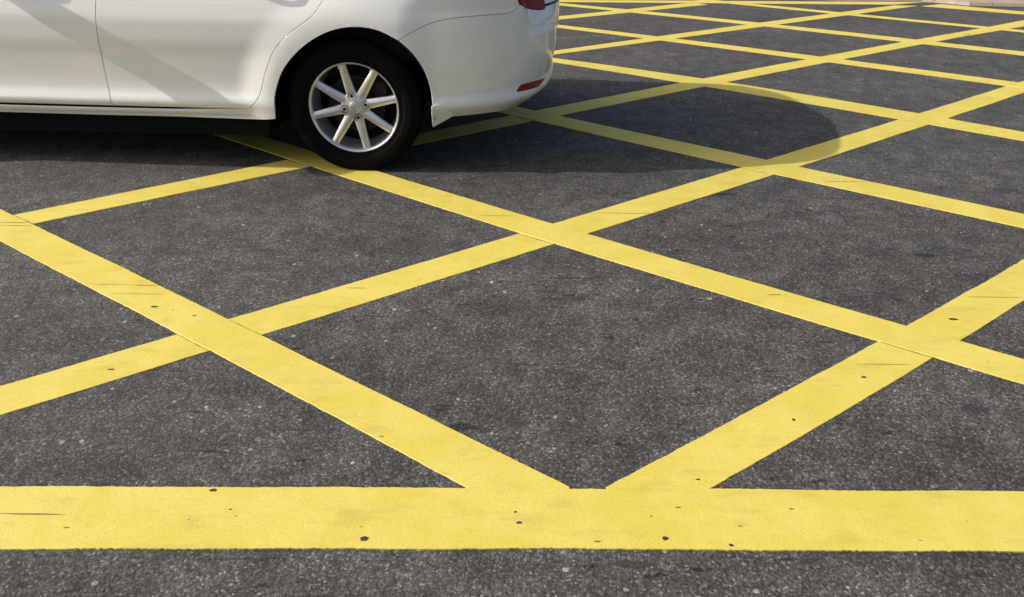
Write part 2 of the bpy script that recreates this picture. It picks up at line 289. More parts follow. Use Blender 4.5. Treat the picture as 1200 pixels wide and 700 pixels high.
SCRATCHES = [(-1.0561, 1.2318, 0.0732, 0.0023, 0.0049), (-1.9695, 2.7732, 0.0599, 0.0032, 0.0036), (-1.9438, 2.7455, 0.0627, 0.0024, 0.0036), (-1.3654, 2.281, 0.0575, 0.0018, 0.0036), (-1.2479, 2.278, 0.0431, 0.0024, 0.0036), (-1.2376, 2.2194, 0.0986, 0.0014, 0.0036), (-0.5274, 2.2798, 0.039, 0.0024, 0.0022), (1.5199, 3.3298, 0.0991, 0.0038, 0.0036), (0.4738, 2.9418, 0.1245, 0.0026, 0.0022), (-0.0653, 2.8964, 0.0787, 0.0026, 0.0036), (1.6349, 2.2697, 0.1027, 0.0021, 0.0022), (0.8896, 2.2655, 0.0233, 0.0029, 0.0036), (1.0948, 1.8608, 0.0833, 0.0015, 0.0022)]
SEAMS = [(-1.0235, 1.9747, -0.8928, 1.884, 0.00134), (-0.886, 2.0577, -0.759, 1.9709, 0.00125), (-2.0225, 2.8498, -1.8917, 2.762, 0.00235), (0.0335, 2.7176, 0.1661, 2.6339, 0.00164), (1.1299, 1.9792, 1.2488, 1.8984, 0.00135), (0.002, 4.289, 0.121, 4.1966, 0.00289), (-1.0819, 3.5231, -0.9385, 3.4344, 0.0029), (1.0791, 3.5096, 1.2183, 3.4116, 0.00144), (2.2059, 4.3297, 2.3262, 4.2216, 0.00176)]
def shift(P, dx, dy): return [(x+dx, y+dy) for x, y in P]
for i, (k, (top, up, lo)) in enumerate(STRIPS.items()):
    nm = {'F': 'yellow_border_line', 'K': 'yellow_border_line', 'R': 'yellow_border_line'}.get(k, 'yellow_diagonal_line')
    far = k in ('A6', 'A7', 'Bm2', 'K', 'R')
    strip(nm, up, lo, top, i*3.1, amp=.004 if far else .0030 if k == 'F' else .0024)
# one more line either side of the picture
strip('yellow_diagonal_line', [(2.45, 1.37), (4.0, 2.50), (5.6, 3.68)], [(2.70, 1.37), (4.08, 2.38), (5.68, 3.56)], .0018, 77)
strip('yellow_diagonal_line', [(-9, 6.05), (-6, 3.98), (-2.2, 1.31)], [(-9, 5.87), (-6, 3.80), (-2.46, 1.31)], .0032, 83)

# raised pavement beyond the box
bm = bmesh.new()
edge_p = [(-14, 9.3), (-2, 8.95), (2.2, 8.72), (3.55, 8.60), (4.27, 8.60), (4.50, 8.49), (4.66, 8.38), (5.2, 8.36), (6.2, 8.34), (9, 8.3), (16, 8.2)]
top = [bm.verts.new((x, y, .03)) for x, y in edge_p]; bot = [bm.verts.new((x, y-.02, -.01)) for x, y in edge_p]
mid = [bm.verts.new((x, y+.16, .034)) for x, y in edge_p]; back = [bm.verts.new((x, 12.5, .05)) for x, y in edge_p]
for R_ in ((bot, top), (top, mid), (mid, back)):
    for i in range(len(edge_p)-1): bm.faces.new((R_[0][i], R_[0][i+1], R_[1][i+1], R_[1][i]))
structure(from_bm('pavement', bm, M_PAV, smooth=False), 'pinkish paved footway beyond the box junction')

# tar flecks and chips seen at their own places
def blob(cx, cy, rx, ry, z, seed):
    V = [(cx, cy, z+.0004)]; n = 22
    for k in range(n):
        a = 2*math.pi*k/n; r = 1+.35*noise.noise(Vector((math.cos(a)*1.6, math.sin(a)*1.6, seed)))+.15*noise.noise(Vector((math.cos(a)*5, math.sin(a)*5, seed)))
        V.append((cx+rx*r*math.cos(a), cy+ry*r*math.sin(a), z))
    return V, [(0, k+1, (k+1) % n+1) for k in range(n)]
V = []; F = []
for i, (x, y, rx, ry, z) in enumerate(SPOTS):
    v, f = blob(x, y, rx, ry, z, i*2.7); o = len(V); V += v; F += [tuple(o+a for a in g) for g in f]
V2 = []; F2 = []
for i, (x, y, rx, ry, z) in enumerate(SCRATCHES):
    v, f = blob(x, y, rx, ry, z, 50+i*1.7); o = len(V2); V2 += v; F2 += [tuple(o+a for a in g) for g in f]
structure(obj('paint_scuffs', V2, F2, M_SCUFF), 'fine brown cracks in the yellow road paint')
V3 = []; F3 = []
for i, (ax_, ay_, bx_, by_, wd) in enumerate(SEAMS):
    n_ = 24; L_ = math.hypot(bx_-ax_, by_-ay_); nx_, ny_ = -(by_-ay_)/L_, (bx_-ax_)/L_; o = len(V3)
    for k in range(n_+1):
        t = k/n_; j = .0016*noise.noise(Vector((t*L_*22, i*3.3, 0))); w2 = wd*max(.12, .75+1.4*noise.noise(Vector((t*L_*35, i*5.1, 2))))
        x, y = ax_+(bx_-ax_)*t+nx_*j, ay_+(by_-ay_)*t+ny_*j
        V3 += [(x+nx_*w2, y+ny_*w2, .0037), (x-nx_*w2, y-ny_*w2, .0037)]
    for k in range(n_): F3.append((o+2*k, o+2*k+1, o+2*k+3, o+2*k+2))
structure(obj('paint_seams', V3, F3, M_SCUFF), 'dark joints where one yellow line was laid across another')
so = obj('tar_spots', V, F, M_TAR); structure(so, 'small black tar flecks on the road and its yellow lines')
# ---- car surface (local frame: x = distance behind rear axle, y = lateral, near side negative, z up)
HW=0.85
def _outline():
    pts=[]
    N=220
    # rear corner from side to centre
    L,n,s0=0.885,2.9,0.05
    for i in range(N+1):
        a=math.pi/2*i/N
        c,s=math.cos(a),math.sin(a)
        pts.append((s0+L*abs(s)**(2/n), HW*abs(c)**(2/n)))
    return pts
def _front():
    pts=[];N=200;L,n,s0=1.15,2.7,-2.30
    for i in range(N+1):
        a=math.pi/2*i/N;c,s=math.cos(a),math.sin(a)
        pts.append((s0-L*abs(s)**(2/n), HW*abs(c)**(2/n)))
    return pts
def _arc(p):
    d=[0]
    for i in range(1,len(p)): d.append(d[-1]+math.hypot(p[i][0]-p[i-1][0],p[i][1]-p[i-1][1]))
    return d
_R=_outline();_RD=_arc(_R);_F=_front();_FD=_arc(_F)
U0,U1=-2.30,0.05
UR=U1+_RD[-1];UF=U0-_FD[-1]
def _lk(P,D,d):
    d=max(0,min(D[-1],d));i=min(max(bisect.bisect_right(D,d)-1,0),len(D)-2)
    while i<len(D)-2 and D[i+1]-D[i]<1e-9:i+=1
    t=(d-D[i])/max(1e-9,D[i+1]-D[i]);return P[i][0]+t*(P[i+1][0]-P[i][0]),P[i][1]+t*(P[i+1][1]-P[i][1])
def plan(u):
    if u>U1: return _lk(_R,_RD,u-U1)
    if u<U0: return _lk(_F,_FD,U0-u)
    return u,HW
def plan_n(u):
    e=0.012
    a=plan(max(UF,u-e));b=plan(min(UR,u+e))
    if u>UR-e: return (1.0,0.0)
    if u<UF+e: return (-1.0,0.0)
    tx,ty=b[0]-a[0],b[1]-a[1];l=math.hypot(tx,ty) or 1
    return (-ty/l,tx/l)
def sm(a,b,x):
    t=(x-a)/(b-a);t=0 if t<0 else 1 if t>1 else t
    return t*t*(3-2*t)
def spl(K,x):
    # monotone-ish cubic (catmull-rom) through K
    if x<=K[0][0]: return K[0][1]+(x-K[0][0])*(K[1][1]-K[0][1])/(K[1][0]-K[0][0])
    if x>=K[-1][0]: return K[-1][1]+(x-K[-1][0])*(K[-1][1]-K[-2][1])/(K[-1][0]-K[-2][0])
    i=0
    while x>K[i+1][0]:i+=1
    x0,y0=K[i];x1,y1=K[i+1];h=x1-x0
    def sl(j):
        if j<=0:return (K[1][1]-K[0][1])/(K[1][0]-K[0][0])
        if j>=len(K)-1:return (K[-1][1]-K[-2][1])/(K[-1][0]-K[-2][0])
        a=(K[j][1]-K[j-1][1])/(K[j][0]-K[j-1][0]);b=(K[j+1][1]-K[j][1])/(K[j+1][0]-K[j][0])
        return 0 if a*b<=0 else 2*a*b/(a+b)
    m0,m1=sl(i),sl(i+1);t=(x-x0)/h
    return (2*t**3-3*t*t+1)*y0+(t**3-2*t*t+t)*h*m0+(-2*t**3+3*t*t)*y1+(t**3-t*t)*h*m1
# outward offset against height: doors and sill
PROF=[(.20,-.055),(.235,-.036),(.262,-.021),(.274,-.0155),(.280,-.0140),(.284,-.0155),(.292,-.011),(.303,-.004),(.312,-.0015),(.326,-.0035),(.350,-.0135),(.370,-.0185),(.40,-.0210),(.50,-.016),(.60,-.005),(.655,-.0045),(.72,-.0145),(.80,-.034),(.88,-.045),(.98,-.078),(1.06,-.11)]
# rear corner / bumper
PRB=[(.18,-.13),(.215,-.085),(.25,-.056),(.275,-.037),(.295,-.021),(.308,-.013),(.318,-.0115),(.335,-.017),(.364,-.026),(.42,-.0215),(.50,-.0175),(.60,-.0185),(.66,-.0225),(.695,-.0265),(.72,-.031),(.80,-.030),(.88,-.050),(.98,-.085),(1.06,-.125)]
AX=[(0.0,0.30),(-2.60,0.30)]
def off(u,z):
    w=sm(.22,.40,u); tap=-.030*sm(-.6,-2.8,u) ; o=spl(PROF,z)*(1-w)+spl(PRB,z)*w if w<1 else spl(PRB,z)
    if w<=0:o=spl(PROF,z)
    o+=tap
    o-=.50*sm(.80,.92,u)*(1-sm(1.05,1.30,u))*max(0,z-.60+.02*math.exp(-((z-.6)/.02)**2))*(1-sm(.72,.85,z))
    for k,(ax,az) in enumerate(AX):
        r=math.hypot(u-ax,z-az)
        if r<.60:
            # flare: cone falling away from the arch lip
            f=.030*(1-sm(.345,.50,r))
            keep=1-.8*sm(.22,.40,u)*(1 if k==0 else 0)
            lowf=sm(.16,.33,z) if True else 1
            base=sm(.52,.40,r)*1.0
            # inside the flare the concave of the profile is filled
            t=(1-sm(.36,.52,r))
            o=o*(1-.75*t*keep)+0
            o+=f*.35*keep
            pass
    return o
def P(u,z,d=0.0):
    x,y=plan(u);nx,ny=plan_n(u);o=off(u,z)-d
    # rake of the tail and nose against height
    k=0
    if nx>0: k=-nx*(spl([(.18,.12),(.25,.065),(.30,.035),(.36,.024),(.50,.010),(.66,.0),(.80,.0),(.98,.03),(1.06,.06)],z))
    elif nx<0: k=nx*-1*0-abs(nx)*(spl([(.18,.10),(.25,.05),(.45,.0),(.60,.01),(.75,.08),(.90,.20)],z))
    s=1 if nx>=0 else -1
    return (x+nx*o+s*k, -(y+ny*o) , z)
# ------------------------------------------------------------------ the car
PSI = math.radians(-2.0); CAR_O = (-0.6898, 4.2063)
car = bpy.data.objects.new('white_sedan', None); COL.objects.link(car)
car.name = 'white_sedan'; car['label'] = 'white four-door sedan with silver eight-spoke wheels standing across the yellow lines'; car['category'] = 'car'
car.location = (CAR_O[0], CAR_O[1], 0); car.rotation_euler = (0, 0, PSI)

def cr(pts, n=6):
    """smooth an open run of points"""
    out = []
    for i in range(len(pts)-1):
        p0 = pts[max(0, i-1)]; p1 = pts[i]; p2 = pts[i+1]; p3 = pts[min(len(pts)-1, i+2)]
        for k in range(n):
            t = k/n
            out.append(tuple(.5*((2*p1[j])+(-p0[j]+p2[j])*t+(2*p0[j]-5*p1[j]+4*p2[j]-p3[j])*t*t+(-p0[j]+3*p1[j]-3*p2[j]+p3[j])*t**3) for j in (0, 1)))
    out.append(pts[-1]); return out
def ring(*runs):
    out = []
    for r in runs:
        for p in r:
            if not out or math.hypot(p[0]-out[-1][0], p[1]-out[-1][1]) > .0015: out.append(p)
    while math.hypot(out[0][0]-out[-1][0], out[0][1]-out[-1][1]) < .0015: out.pop()
    return out
def area(p): return .5*sum(p[i-1][0]*p[i][1]-p[i][0]*p[i-1][1] for i in range(len(p)))
def inset(p, d):
    if area(p) < 0: p = p[::-1]
    out = []; n = len(p)
    for i in range(n):
        a, b, c = p[i-1], p[i], p[(i+1) % n]
        t1 = (b[0]-a[0], b[1]-a[1]); t2 = (c[0]-b[0], c[1]-b[1]); l1 = math.hypot(*t1) or 1; l2 = math.hypot(*t2) or 1
        n1 = (-t1[1]/l1, t1[0]/l1); n2 = (-t2[1]/l2, t2[0]/l2)
        mx, my = n1[0]+n2[0], n1[1]+n2[1]; m = math.hypot(mx, my) or 1; mx /= m; my /= m
        k = d/max(.35, mx*n1[0]+my*n1[1]); out.append((b[0]+mx*k, b[1]+my*k))
    return out
def SN(u, z, S_=None):
    S_ = S_ or P
    e = .003
    a = Vector(S_(u+e, z)); b = Vector(S_(u-e, z)); c = Vector(S_(u, z+e)); d = Vector(S_(u, z-e))
    n = (a-b).cross(c-d); 
    return n.normalized() if n.length > 1e-9 else Vector((0, -1, 0))
def grid_fill(poly, step):
    bm = bmesh.new(); vs = [bm.verts.new((a, b, 0)) for a, b in poly]; bm.faces.new(vs)
    us = [p[0] for p in poly]; zs = [p[1] for p in poly]
    def cuts(lo, hi, ax):
        k = math.floor(lo/step)+1
        while k*step < hi:
            co = (k*step, 0, 0) if ax == 0 else (0, k*step, 0)
            bmesh.ops.bisect_plane(bm, geom=bm.verts[:]+bm.edges[:]+bm.faces[:], plane_co=co, plane_no=(1, 0, 0) if ax == 0 else (0, 1, 0), dist=1e-5)
            k += 1
    cuts(min(us), max(us), 0); cuts(min(zs), max(zs), 1)
    bm.verts.index_update()
    V = [(v.co.x, v.co.y) for v in bm.verts]; F = []
    for f in bm.faces:
        g = [v.index for v in f.verts]
        if f.normal.z < 0: g.reverse()
        F.append(g)
    bm.free(); return V, F
def panel(name, poly, mat, mirror=False, d=0.0, step=.02, skirt=.014, gap=.0022, both=False, S_=None, parent=None, label=None, rnd=.0022):
    """a body panel cut out of the car's surface, with turned-in edges"""
    S0 = S_ or P
    pl = inset(poly, gap); V2, F2 = grid_fill(pl, step)
    V = []; NR = []; F = []
    def add(mir):
        o = len(V); sg = -1 if mir else 1
        for u, z in V2:
            p = Vector(S0(u, z)); n = SN(u, z, S_)
            q = p-n*d
            V.append((q.x, q.y*sg, q.z)); NR.append(Vector((n.x, n.y*sg, n.z)))
        for g in F2:
            g2 = [o+i for i in g]
            F.append(g2[::-1] if mir else g2)
        # edges: a small rounded turn, then a flange
        pin = inset(poly, gap); n_ = len(pin)
        c = (0, 0); b0 = len(V)
        rows = [(0, 0.0, 0.0), (.45, .0018, .0006), (1.0, .0018, .0030), (1.0, .0014, skirt)]
        out = inset(poly, gap-.0012)
        for i, (u, z) in enumerate(pin):
            p = Vector(S0(u, z)); n = SN(u, z, S_); w_ = (Vector(S0(*out[i]))-p); w_ = w_-n*w_.dot(n); w_ = w_.normalized() if w_.length > 1e-9 else Vector((0, 0, 0))
            for bl, a_, dd in rows:
                q = p-n*(d+dd)+w_*a_*.7
                nn = (n*(1-bl)+w_*bl).normalized() if (n*(1-bl)+w_*bl).length > 0 else n
                V.append((q.x, q.y*sg, q.z)); NR.append(Vector((nn.x, nn.y*sg, nn.z)))
        for i in range(n_):
            j = (i+1) % n_
            for k in range(len(rows)-1):
                g = [b0+i*4+k, b0+i*4+k+1, b0+j*4+k+1, b0+j*4+k]
                F.append(g[::-1] if mir else g)
    if both: add(False); add(True)
    else: add(mirror)
    o = obj(name, V, F, mat, parent or car, normals=NR)
    o.cycles.shadow_terminator_geometry_offset = .25; o.cycles.shadow_terminator_offset = .15
    if label: o['label'] = label
    return o

ARC = [(-.346, .252), (-.341, .30), (-.332, .364), (-.294, .45), (-.245, .513), (-.177, .573), (-.094, .622), (-.008, .649), (.075, .654), (.150, .640), (.228, .602)]
ARC2 = [(.228, .602), (.283, .549), (.330, .474), (.354, .398), (.362, .345), (.366, .300)]
SEAM = [(.228, .602), (.287, .636), (.374, .670), (.467, .686), (.592, .692), (.700, .692), (.755, .698), (.795, .722)]
RD = [(-.488, .291), (-.465, .294), (-.436, .315), (-.408, .350), (-.390, .385), (-.363, .454), (-.319, .538), (-.274, .589), (-.229, .625), (-.180, .658), (-.123, .701), (-.081, .757), (-.052, .82), (-.040, .885)]
BG = [(-1.079, .291), (-1.088, .391), (-1.082, .490), (-1.071, .593), (-1.057, .684), (-1.046, .745), (-1.04, .82), (-1.04, .905)]
UREAR = UR
def belt(u): return spl([(-3.6, .66), (-3.2, .74), (-2.6, .85), (-2.0, .90), (-1.0, .905), (-.2, .93), (.4, .96), (.75, .985), (1.0, .985), (1.6, .985)], u)
def belt_run(a, b, n=30): return [(a+(b-a)*i/n, belt(a+(b-a)*i/n)) for i in range(n+1)]
LAMP_L = [(.795, .722), (.775, .757), (.735, .80), (.70, .86)]
LAMP_B = [(.795, .722), (.83, .711), (.877, .697), (.961, .679), (1.03, .670), (1.083, .668), (1.110, .680)]
LAMP_R = [(1.110, .680), (1.13, .73), (1.135, .80), (1.12, .87)]
for mir in (False, True):
    panel('rear_door', ring(cr(RD), [(-.040, belt(-.04))], belt_run(-.04, -1.04, 16), cr(BG[::-1]), [(-1.079, .291)]), M_PAINT, mir, step=.018, gap=.0026)
    panel('front_door', ring(cr(BG), belt_run(-1.04, -2.0, 16), cr([(-2.0, .90), (-2.03, .72), (-2.05, .55), (-2.06, .42), (-2.05, .291)])), M_PAINT, mir, step=.022, gap=.0026)
    # the body side: sill and rear quarter in one pressing
    panel('rear_quarter', ring([(-2.06, .242), (-1.2, .2405), (-.80, .242), (-.40, .2455)], cr(ARC), cr(SEAM), cr(LAMP_L), [(.70, .86), (.72, .90), (.70, belt(.7))], belt_run(.70, -.03, 16), cr(RD[::-1]), [(-.80, .2845), (-1.2, .283), (-2.06, .281)]), M_PAINT, mir, step=.018, gap=.0022)
    fa = [(-2.6+.355*math.cos(a), .30+.355*math.sin(a)) for a in [math.radians(-8+196*i/30) for i in range(31)]]
    panel('front_fender', ring([(-2.06, .242)], fa[:1], fa[:-8], [(-2.92, .56), (-3.06, .64), (-3.16, .70)], belt_run(-3.16, -2.0, 20), [(-2.03, .72), (-2.055, .5)]), M_PAINT, mir, step=.03)
    lamp = panel('tail_lamp', ring(cr(LAMP_B), cr(LAMP_R), [(1.12, .87), (1.0, .885), (.78, .885), (.70, .86)], cr(LAMP_L[::-1])), M_RED, mir, d=.001, step=.02, gap=.0030, skirt=.02)
    panel('turn_lens', [(.83, .775), (1.06, .735), (1.08, .80), (.86, .83)], M_REDIN, mir, d=-.0025, gap=0, step=.03, skirt=.006, parent=lamp)
    hl = panel('headlamp', ring([(-2.98, .60), (-3.06, .655), (-3.18, .712)], [(-3.40, .70), (-3.62, .65), (-3.60, .60), (-3.3, .585)]), M_CLEAR, mir, d=.001, step=.03, gap=.003)
panel('rear_bumper', ring(cr(ARC2), cr([(.366, .300), (.372, .256)]), cr([(.372, .256), (.469, .256), (.65, .256), (.76, .248), (.88, .238), (1.0, .240), (1.2, .250), (UREAR, .255)]),
      [(UREAR, .676)], [(1.3, .676), (1.110, .676)], cr(LAMP_B[::-1]), cr(SEAM[::-1])), M_PAINT, both=True, step=.016, gap=.0024)
panel('trunk_lid', ring([(1.112, .682), (UREAR, .682), (UREAR, .984)], belt_run(UREAR, .705, 24), [(.715, .90), (.71, .885), (.78, .887), (1.0, .887), (1.12, .872)], cr(LAMP_R[::-1])), M_PAINT, both=True, step=.02)
fb = [(-2.6+.355*math.cos(a), .30+.355*math.sin(a)) for a in [math.radians(136+52*i/10) for i in range(11)]]
panel('front_bumper', ring(fb[::-1], [(-2.92, .56), (-2.98, .597), (-3.3, .583), (-3.60, .598), (UF, .60), (UF, .20), (-3.4, .20), (-2.97, .235)]), M_PAINT, both=True, step=.03)
panel('front_grille', [(-3.62, .605), (UF, .605), (UF, .70), (-3.66, .69)], M_BLACK, both=True, step=.04, d=.006)
for mir in (False, True):
    panel('rear_reflector', ring(cr([(.798, .342), (.815, .356), (.833, .369)]), cr([(.833, .369), (.88, .3675), (.943, .364), (1.02, .357), (1.098, .349)]), cr([(1.098, .349), (1.04, .3385), (.985, .331)]), cr([(.985, .331), (.88, .337), (.798, .342)])), M_REFL, mir, d=-.0015, step=.02, gap=.001, skirt=.008)
    # mud flap behind the rear wheel
    s = -1 if mir else 1
    fl = ring(cr([(.350, .210), (.3535, .27), (.3555, .318)]), cr([(.3555, .318), (.375, .3245), (.396, .320), (.414, .306), (.430, .288), (.445, .266)]), [(.445, .266), (.350, .210)])
    def flapS(u, z): return (u, P(u, max(z, .264))[1]+max(0, .264-z)*.55-.0035, z)
    panel('mud_flap', fl, M_PAINT, mir, S_=flapS, gap=0, step=.02, skirt=.012)
# door handles
for mir in (False, True):
    for hx in (-.30, -1.32):
        s = -1 if mir else 1
        bm = bmesh.new(); rings_ = []
        for i in range(9):
            t = i/8; x = hx+.19*(t-.5)*1.0; out_ = .030*math.sin(math.pi*min(1, max(0, t)))**.4 if 0 < t < 1 else 0
            p = P(x, .80); r = []
            for k in range(8):
                a = 2*math.pi*k/8; r.append(bm.verts.new((x, (p[1]-out_+.006*math.cos(a))*s, .80+.012*math.sin(a))))
            rings_.append(r)
        for a, b in zip(rings_, rings_[1:]):
            for k in range(8): bm.faces.new((a[k], a[(k+1) % 8], b[(k+1) % 8], b[k]))
        bm.faces.new(rings_[0]); bm.faces.new(rings_[-1])
        h_ = from_bm('door_handle', bm, M_PAINT, car)
        doors = [o for o in car.children if o.name.startswith('rear_door' if hx > -1 else 'front_door')]
        h_.parent = doors[1 if mir else 0]

# dark shell added under the panels to stop light and blacken their gaps, with the wheel openings cut out
def arc_hole(ax, r, a0, a1, n=24): return [(ax+r*math.cos(math.radians(a0+(a1-a0)*i/n)), .30+r*math.sin(math.radians(a0+(a1-a0)*i/n))) for i in range(n+1)]
shell = ring([(-3.5, .28)], arc_hole(-2.6, .365, 186, -6), arc_hole(0, .372, 186, -6), [(UREAR, .32), (UREAR, .95)], [(.7, .93), (0, .90), (-2, .87), (-3.0, .72), (UF, .60), (UF, .26)])
panel('inner_shell', shell, M_BLACK, both=True, d=.017, step=.05, gap=0, skirt=.001)
def lathe_arc(ax, r, y0, y1, a0, a1, sgn, n=28):
    V = []; F = []
    for i in range(n+1):
        a = math.radians(a0+(a1-a0)*i/n)
        for y in (y0, y1): V.append((ax+r*math.cos(a), y*sgn, .30+r*math.sin(a)))
    for i in range(n): F.append((i*2, i*2+1, i*2+3, i*2+2))
    c = len(V)
    V2 = [(ax, y1*sgn, .30)]
    V += V2
    for i in range(n): F.append((i*2+1, i*2+3, c))
    return V, F
for ax in (0, -2.6):
    for sg in (-1, 1):
        v, f = lathe_arc(ax, .366, .815, .50, -8, 188, sg); obj('wheel_arch_liner', v, f, M_LINER, car)
bm = bmesh.new()
prof = [(-3.15, .24), (-3.0, .20), (-2.95, .46), (-2.25, .46), (-2.2, .145), (-.42, .145), (-.36, .5), (.38, .5), (.405, .24), (.41, .30), (.41, .62), (-3.15, .6)]
ra = [bm.verts.new((x, -.765, z)) for x, z in prof]; rb = [bm.verts.new((x, .765, z)) for x, z in prof]
bm.faces.new(ra); bm.faces.new(rb[::-1])
for i in range(len(prof)): bm.faces.new((ra[i-1], ra[i], rb[i], rb[i-1]))
from_bm('underbody', bm, M_LINER, car, smooth=False)  # underbody shaped wide and low to block sky light beneath the car
bm = bmesh.new(); bmesh.ops.create_cube(bm, size=1, matrix=Matrix.Translation((.52, 0, .38)) @ Matrix.Diagonal((.22, 1.24, .26, 1))); bmesh.ops.bevel(bm, geom=bm.edges[:], offset=.03, segments=2)
from_bm('rear_underbody_block', bm, M_LINER, car, angle=30)  # dark box added as rear underbody, to deepen the shade below the bumper
for x0, x1, y, z, r in ((.35, .88, .42, .26, .035), (-2.4, .3, .1, .2, .03)):
    bm = bmesh.new(); bmesh.ops.create_cone(bm, cap_ends=True, segments=16, radius1=r, radius2=r, depth=x1-x0, matrix=Matrix.Translation(((x0+x1)/2, y, z)) @ Matrix.Rotation(math.pi/2, 4, 'Y'))
    from_bm('exhaust_pipe', bm, M_DISC, car)

# upper deck surfaces and greenhouse
def deck(name, us, crown, mat, z_off=0, back=None):
    V = []; F = []; m = 14
    for u in us:
        p = P(u, belt(u)); 
        for k in range(m+1):
            t = -1+2*k/m
            V.append((p[0]+(back(u, t) if back else 0), t*abs(p[1]), belt(u)+z_off+crown*(1-t*t)))
    for i in range(len(us)-1):
        for k in range(m): a = i*(m+1)+k; F.append((a, a+1, a+m+2, a+m+1))
    o = obj(name, V, F, mat, car); bm_ = bmesh.new(); bm_.from_mesh(o.data); bmesh.ops.recalc_face_normals(bm_, faces=bm_.faces); bm_.to_mesh(o.data); bm_.free(); return o
deck('trunk_deck', [.30+(UREAR-.305-.30)*i/30+.30*0 for i in range(31)]+[UREAR-.002], .028, M_PAINT)
deck('hood', [-1.95-(1.95+UF+.0)*0-(abs(UF)-1.95)*i/30 for i in range(31)], .05, M_PAINT)
def GH(s, v, yy):  # cage corners
    return (s, yy, v)
def patch(name, A, B, mat, n=18, m=8, bulge=0, bdir=(0, 0, 1), parent=None, off_=0):
    """ruled patch between two polylines"""
    V = []; F = []
    def at(Pl, t):
        x = t*(len(Pl)-1); i = min(int(x), len(Pl)-2); f = x-i; return Vector(Pl[i]).lerp(Vector(Pl[i+1]), f)
    for i in range(n+1):
        a = at(A, i/n); b = at(B, i/n)
        for k in range(m+1):
            t = k/m; p = a.lerp(b, t)+Vector(bdir)*bulge*4*t*(1-t)
            V.append(tuple(p))
    for i in range(n):
        for k in range(m): q = i*(m+1)+k; F.append((q, q+1, q+m+2, q+m+1))
    return obj(name, V, F, mat, parent or car)
base = lambda s: abs(P(s, belt(s))[1])
def rooft(s): return spl([(-1.62, 1.33), (-1.4, 1.40), (-1.0, 1.455), (-.6, 1.46), (-.25, 1.43), (.0, 1.36)], s)
def roofw(s): return spl([(-1.62, .58), (-1.0, .60), (-.25, .57), (.0, .55)], s)
for sg in (-1, 1):
    lowr = [(s, sg*base(s), belt(s)-.004) for s in [-2.15+i*(2.63)/20 for i in range(21)]]
    upr = [(s, sg*roofw(s), rooft(s)) for s in [-1.62+i*1.62/20 for i in range(21)]]
    sp_ = patch('cabin_side', lowr, upr, M_PAINT, 24, 8, .035, (0, sg, 0))
    def side_pt(a, t, o=.003):
        x = a*20; i = min(int(x), 19); f = x-i
        l_ = Vector(lowr[i]).lerp(Vector(lowr[i+1]), f); u_ = Vector(upr[i]).lerp(Vector(upr[i+1]), f)
        p = l_.lerp(u_, t); return (p.x, p.y+sg*(.035*4*t*(1-t)+o), p.z)
    for a0, a1, a2, a3 in ((.06, .435, .07, .44), (.46, .80, .465, .76)):
        A = [side_pt(a0+(a1-a0)*i/10, .07) for i in range(11)]; B = [side_pt(a2+(a3-a2)*i/10, .90) for i in range(11)]
        V = []; F = []
        for i in range(11):
            al = a0+(a1-a0)*i/10; au = a2+(a3-a2)*i/10
            for k in range(7):
                t = k/6; V.append(side_pt(al+(au-al)*t, .07+.83*t))
        for i in range(10):
            for k in range(6): q = i*7+k; F.append((q, q+1, q+8, q+7))
        obj('side_window', V, F, M_GLASS, car)
patch('roof', [(s, -roofw(s), rooft(s)) for s in [-1.62+i*1.62/20 for i in range(21)]], [(s, roofw(s), rooft(s)) for s in [-1.62+i*1.62/20 for i in range(21)]], M_PAINT, 20, 12, .045)
patch('windshield', [(-2.15, -base(-2.15), belt(-2.15)+.0), (-1.62, -.58, 1.33)], [(-2.15, base(-2.15), belt(-2.15)), (-1.62, .58, 1.33)], M_GLASS, 10, 12, .07, (-.6, 0, .5))
patch('rear_window', [(0, -.55, 1.36), (.48, -base(.48), belt(.48))], [(0, .55, 1.36), (.48, base(.48), belt(.48))], M_GLASS, 10, 12, .05, (.5, 0, .6))
patch('cowl_panel', [(-2.15, -base(-2.15), belt(-2.15)), (-1.95, -base(-1.95), belt(-1.95)-.003)], [(-2.15, base(-2.15), belt(-2.15)), (-1.95, base(-1.95), belt(-1.95)-.003)], M_BLACK, 4, 4, .045)
for sg in (-1, 1):
    bm = bmesh.new(); bmesh.ops.create_icosphere(bm, subdivisions=3, radius=1, matrix=Matrix.Translation((-1.78, sg*.95, 1.00)) @ Matrix.Diagonal((.06, .11, .07, 1)))
    bmesh.ops.create_cone(bm, cap_ends=True, segments=12, radius1=.02, radius2=.03, depth=.16, matrix=Matrix.Translation((-1.76, sg*.85, .96)) @ Matrix.Rotation(math.pi/2, 4, 'X'))
    from_bm('wing_mirror', bm, M_PAINT, car)
# number plate (blank from here), on the trunk lid
pt = P(UREAR, .80)
bm = bmesh.new(); bmesh.ops.create_cube(bm, size=1, matrix=Matrix.Translation((pt[0]+.012, 0, .80)) @ Matrix.Diagonal((.012, .33, .15, 1))); bmesh.ops.bevel(bm, geom=bm.edges[:], offset=.004, segments=2)
from_bm('number_plate', bm, M_PLATE, car, angle=40)

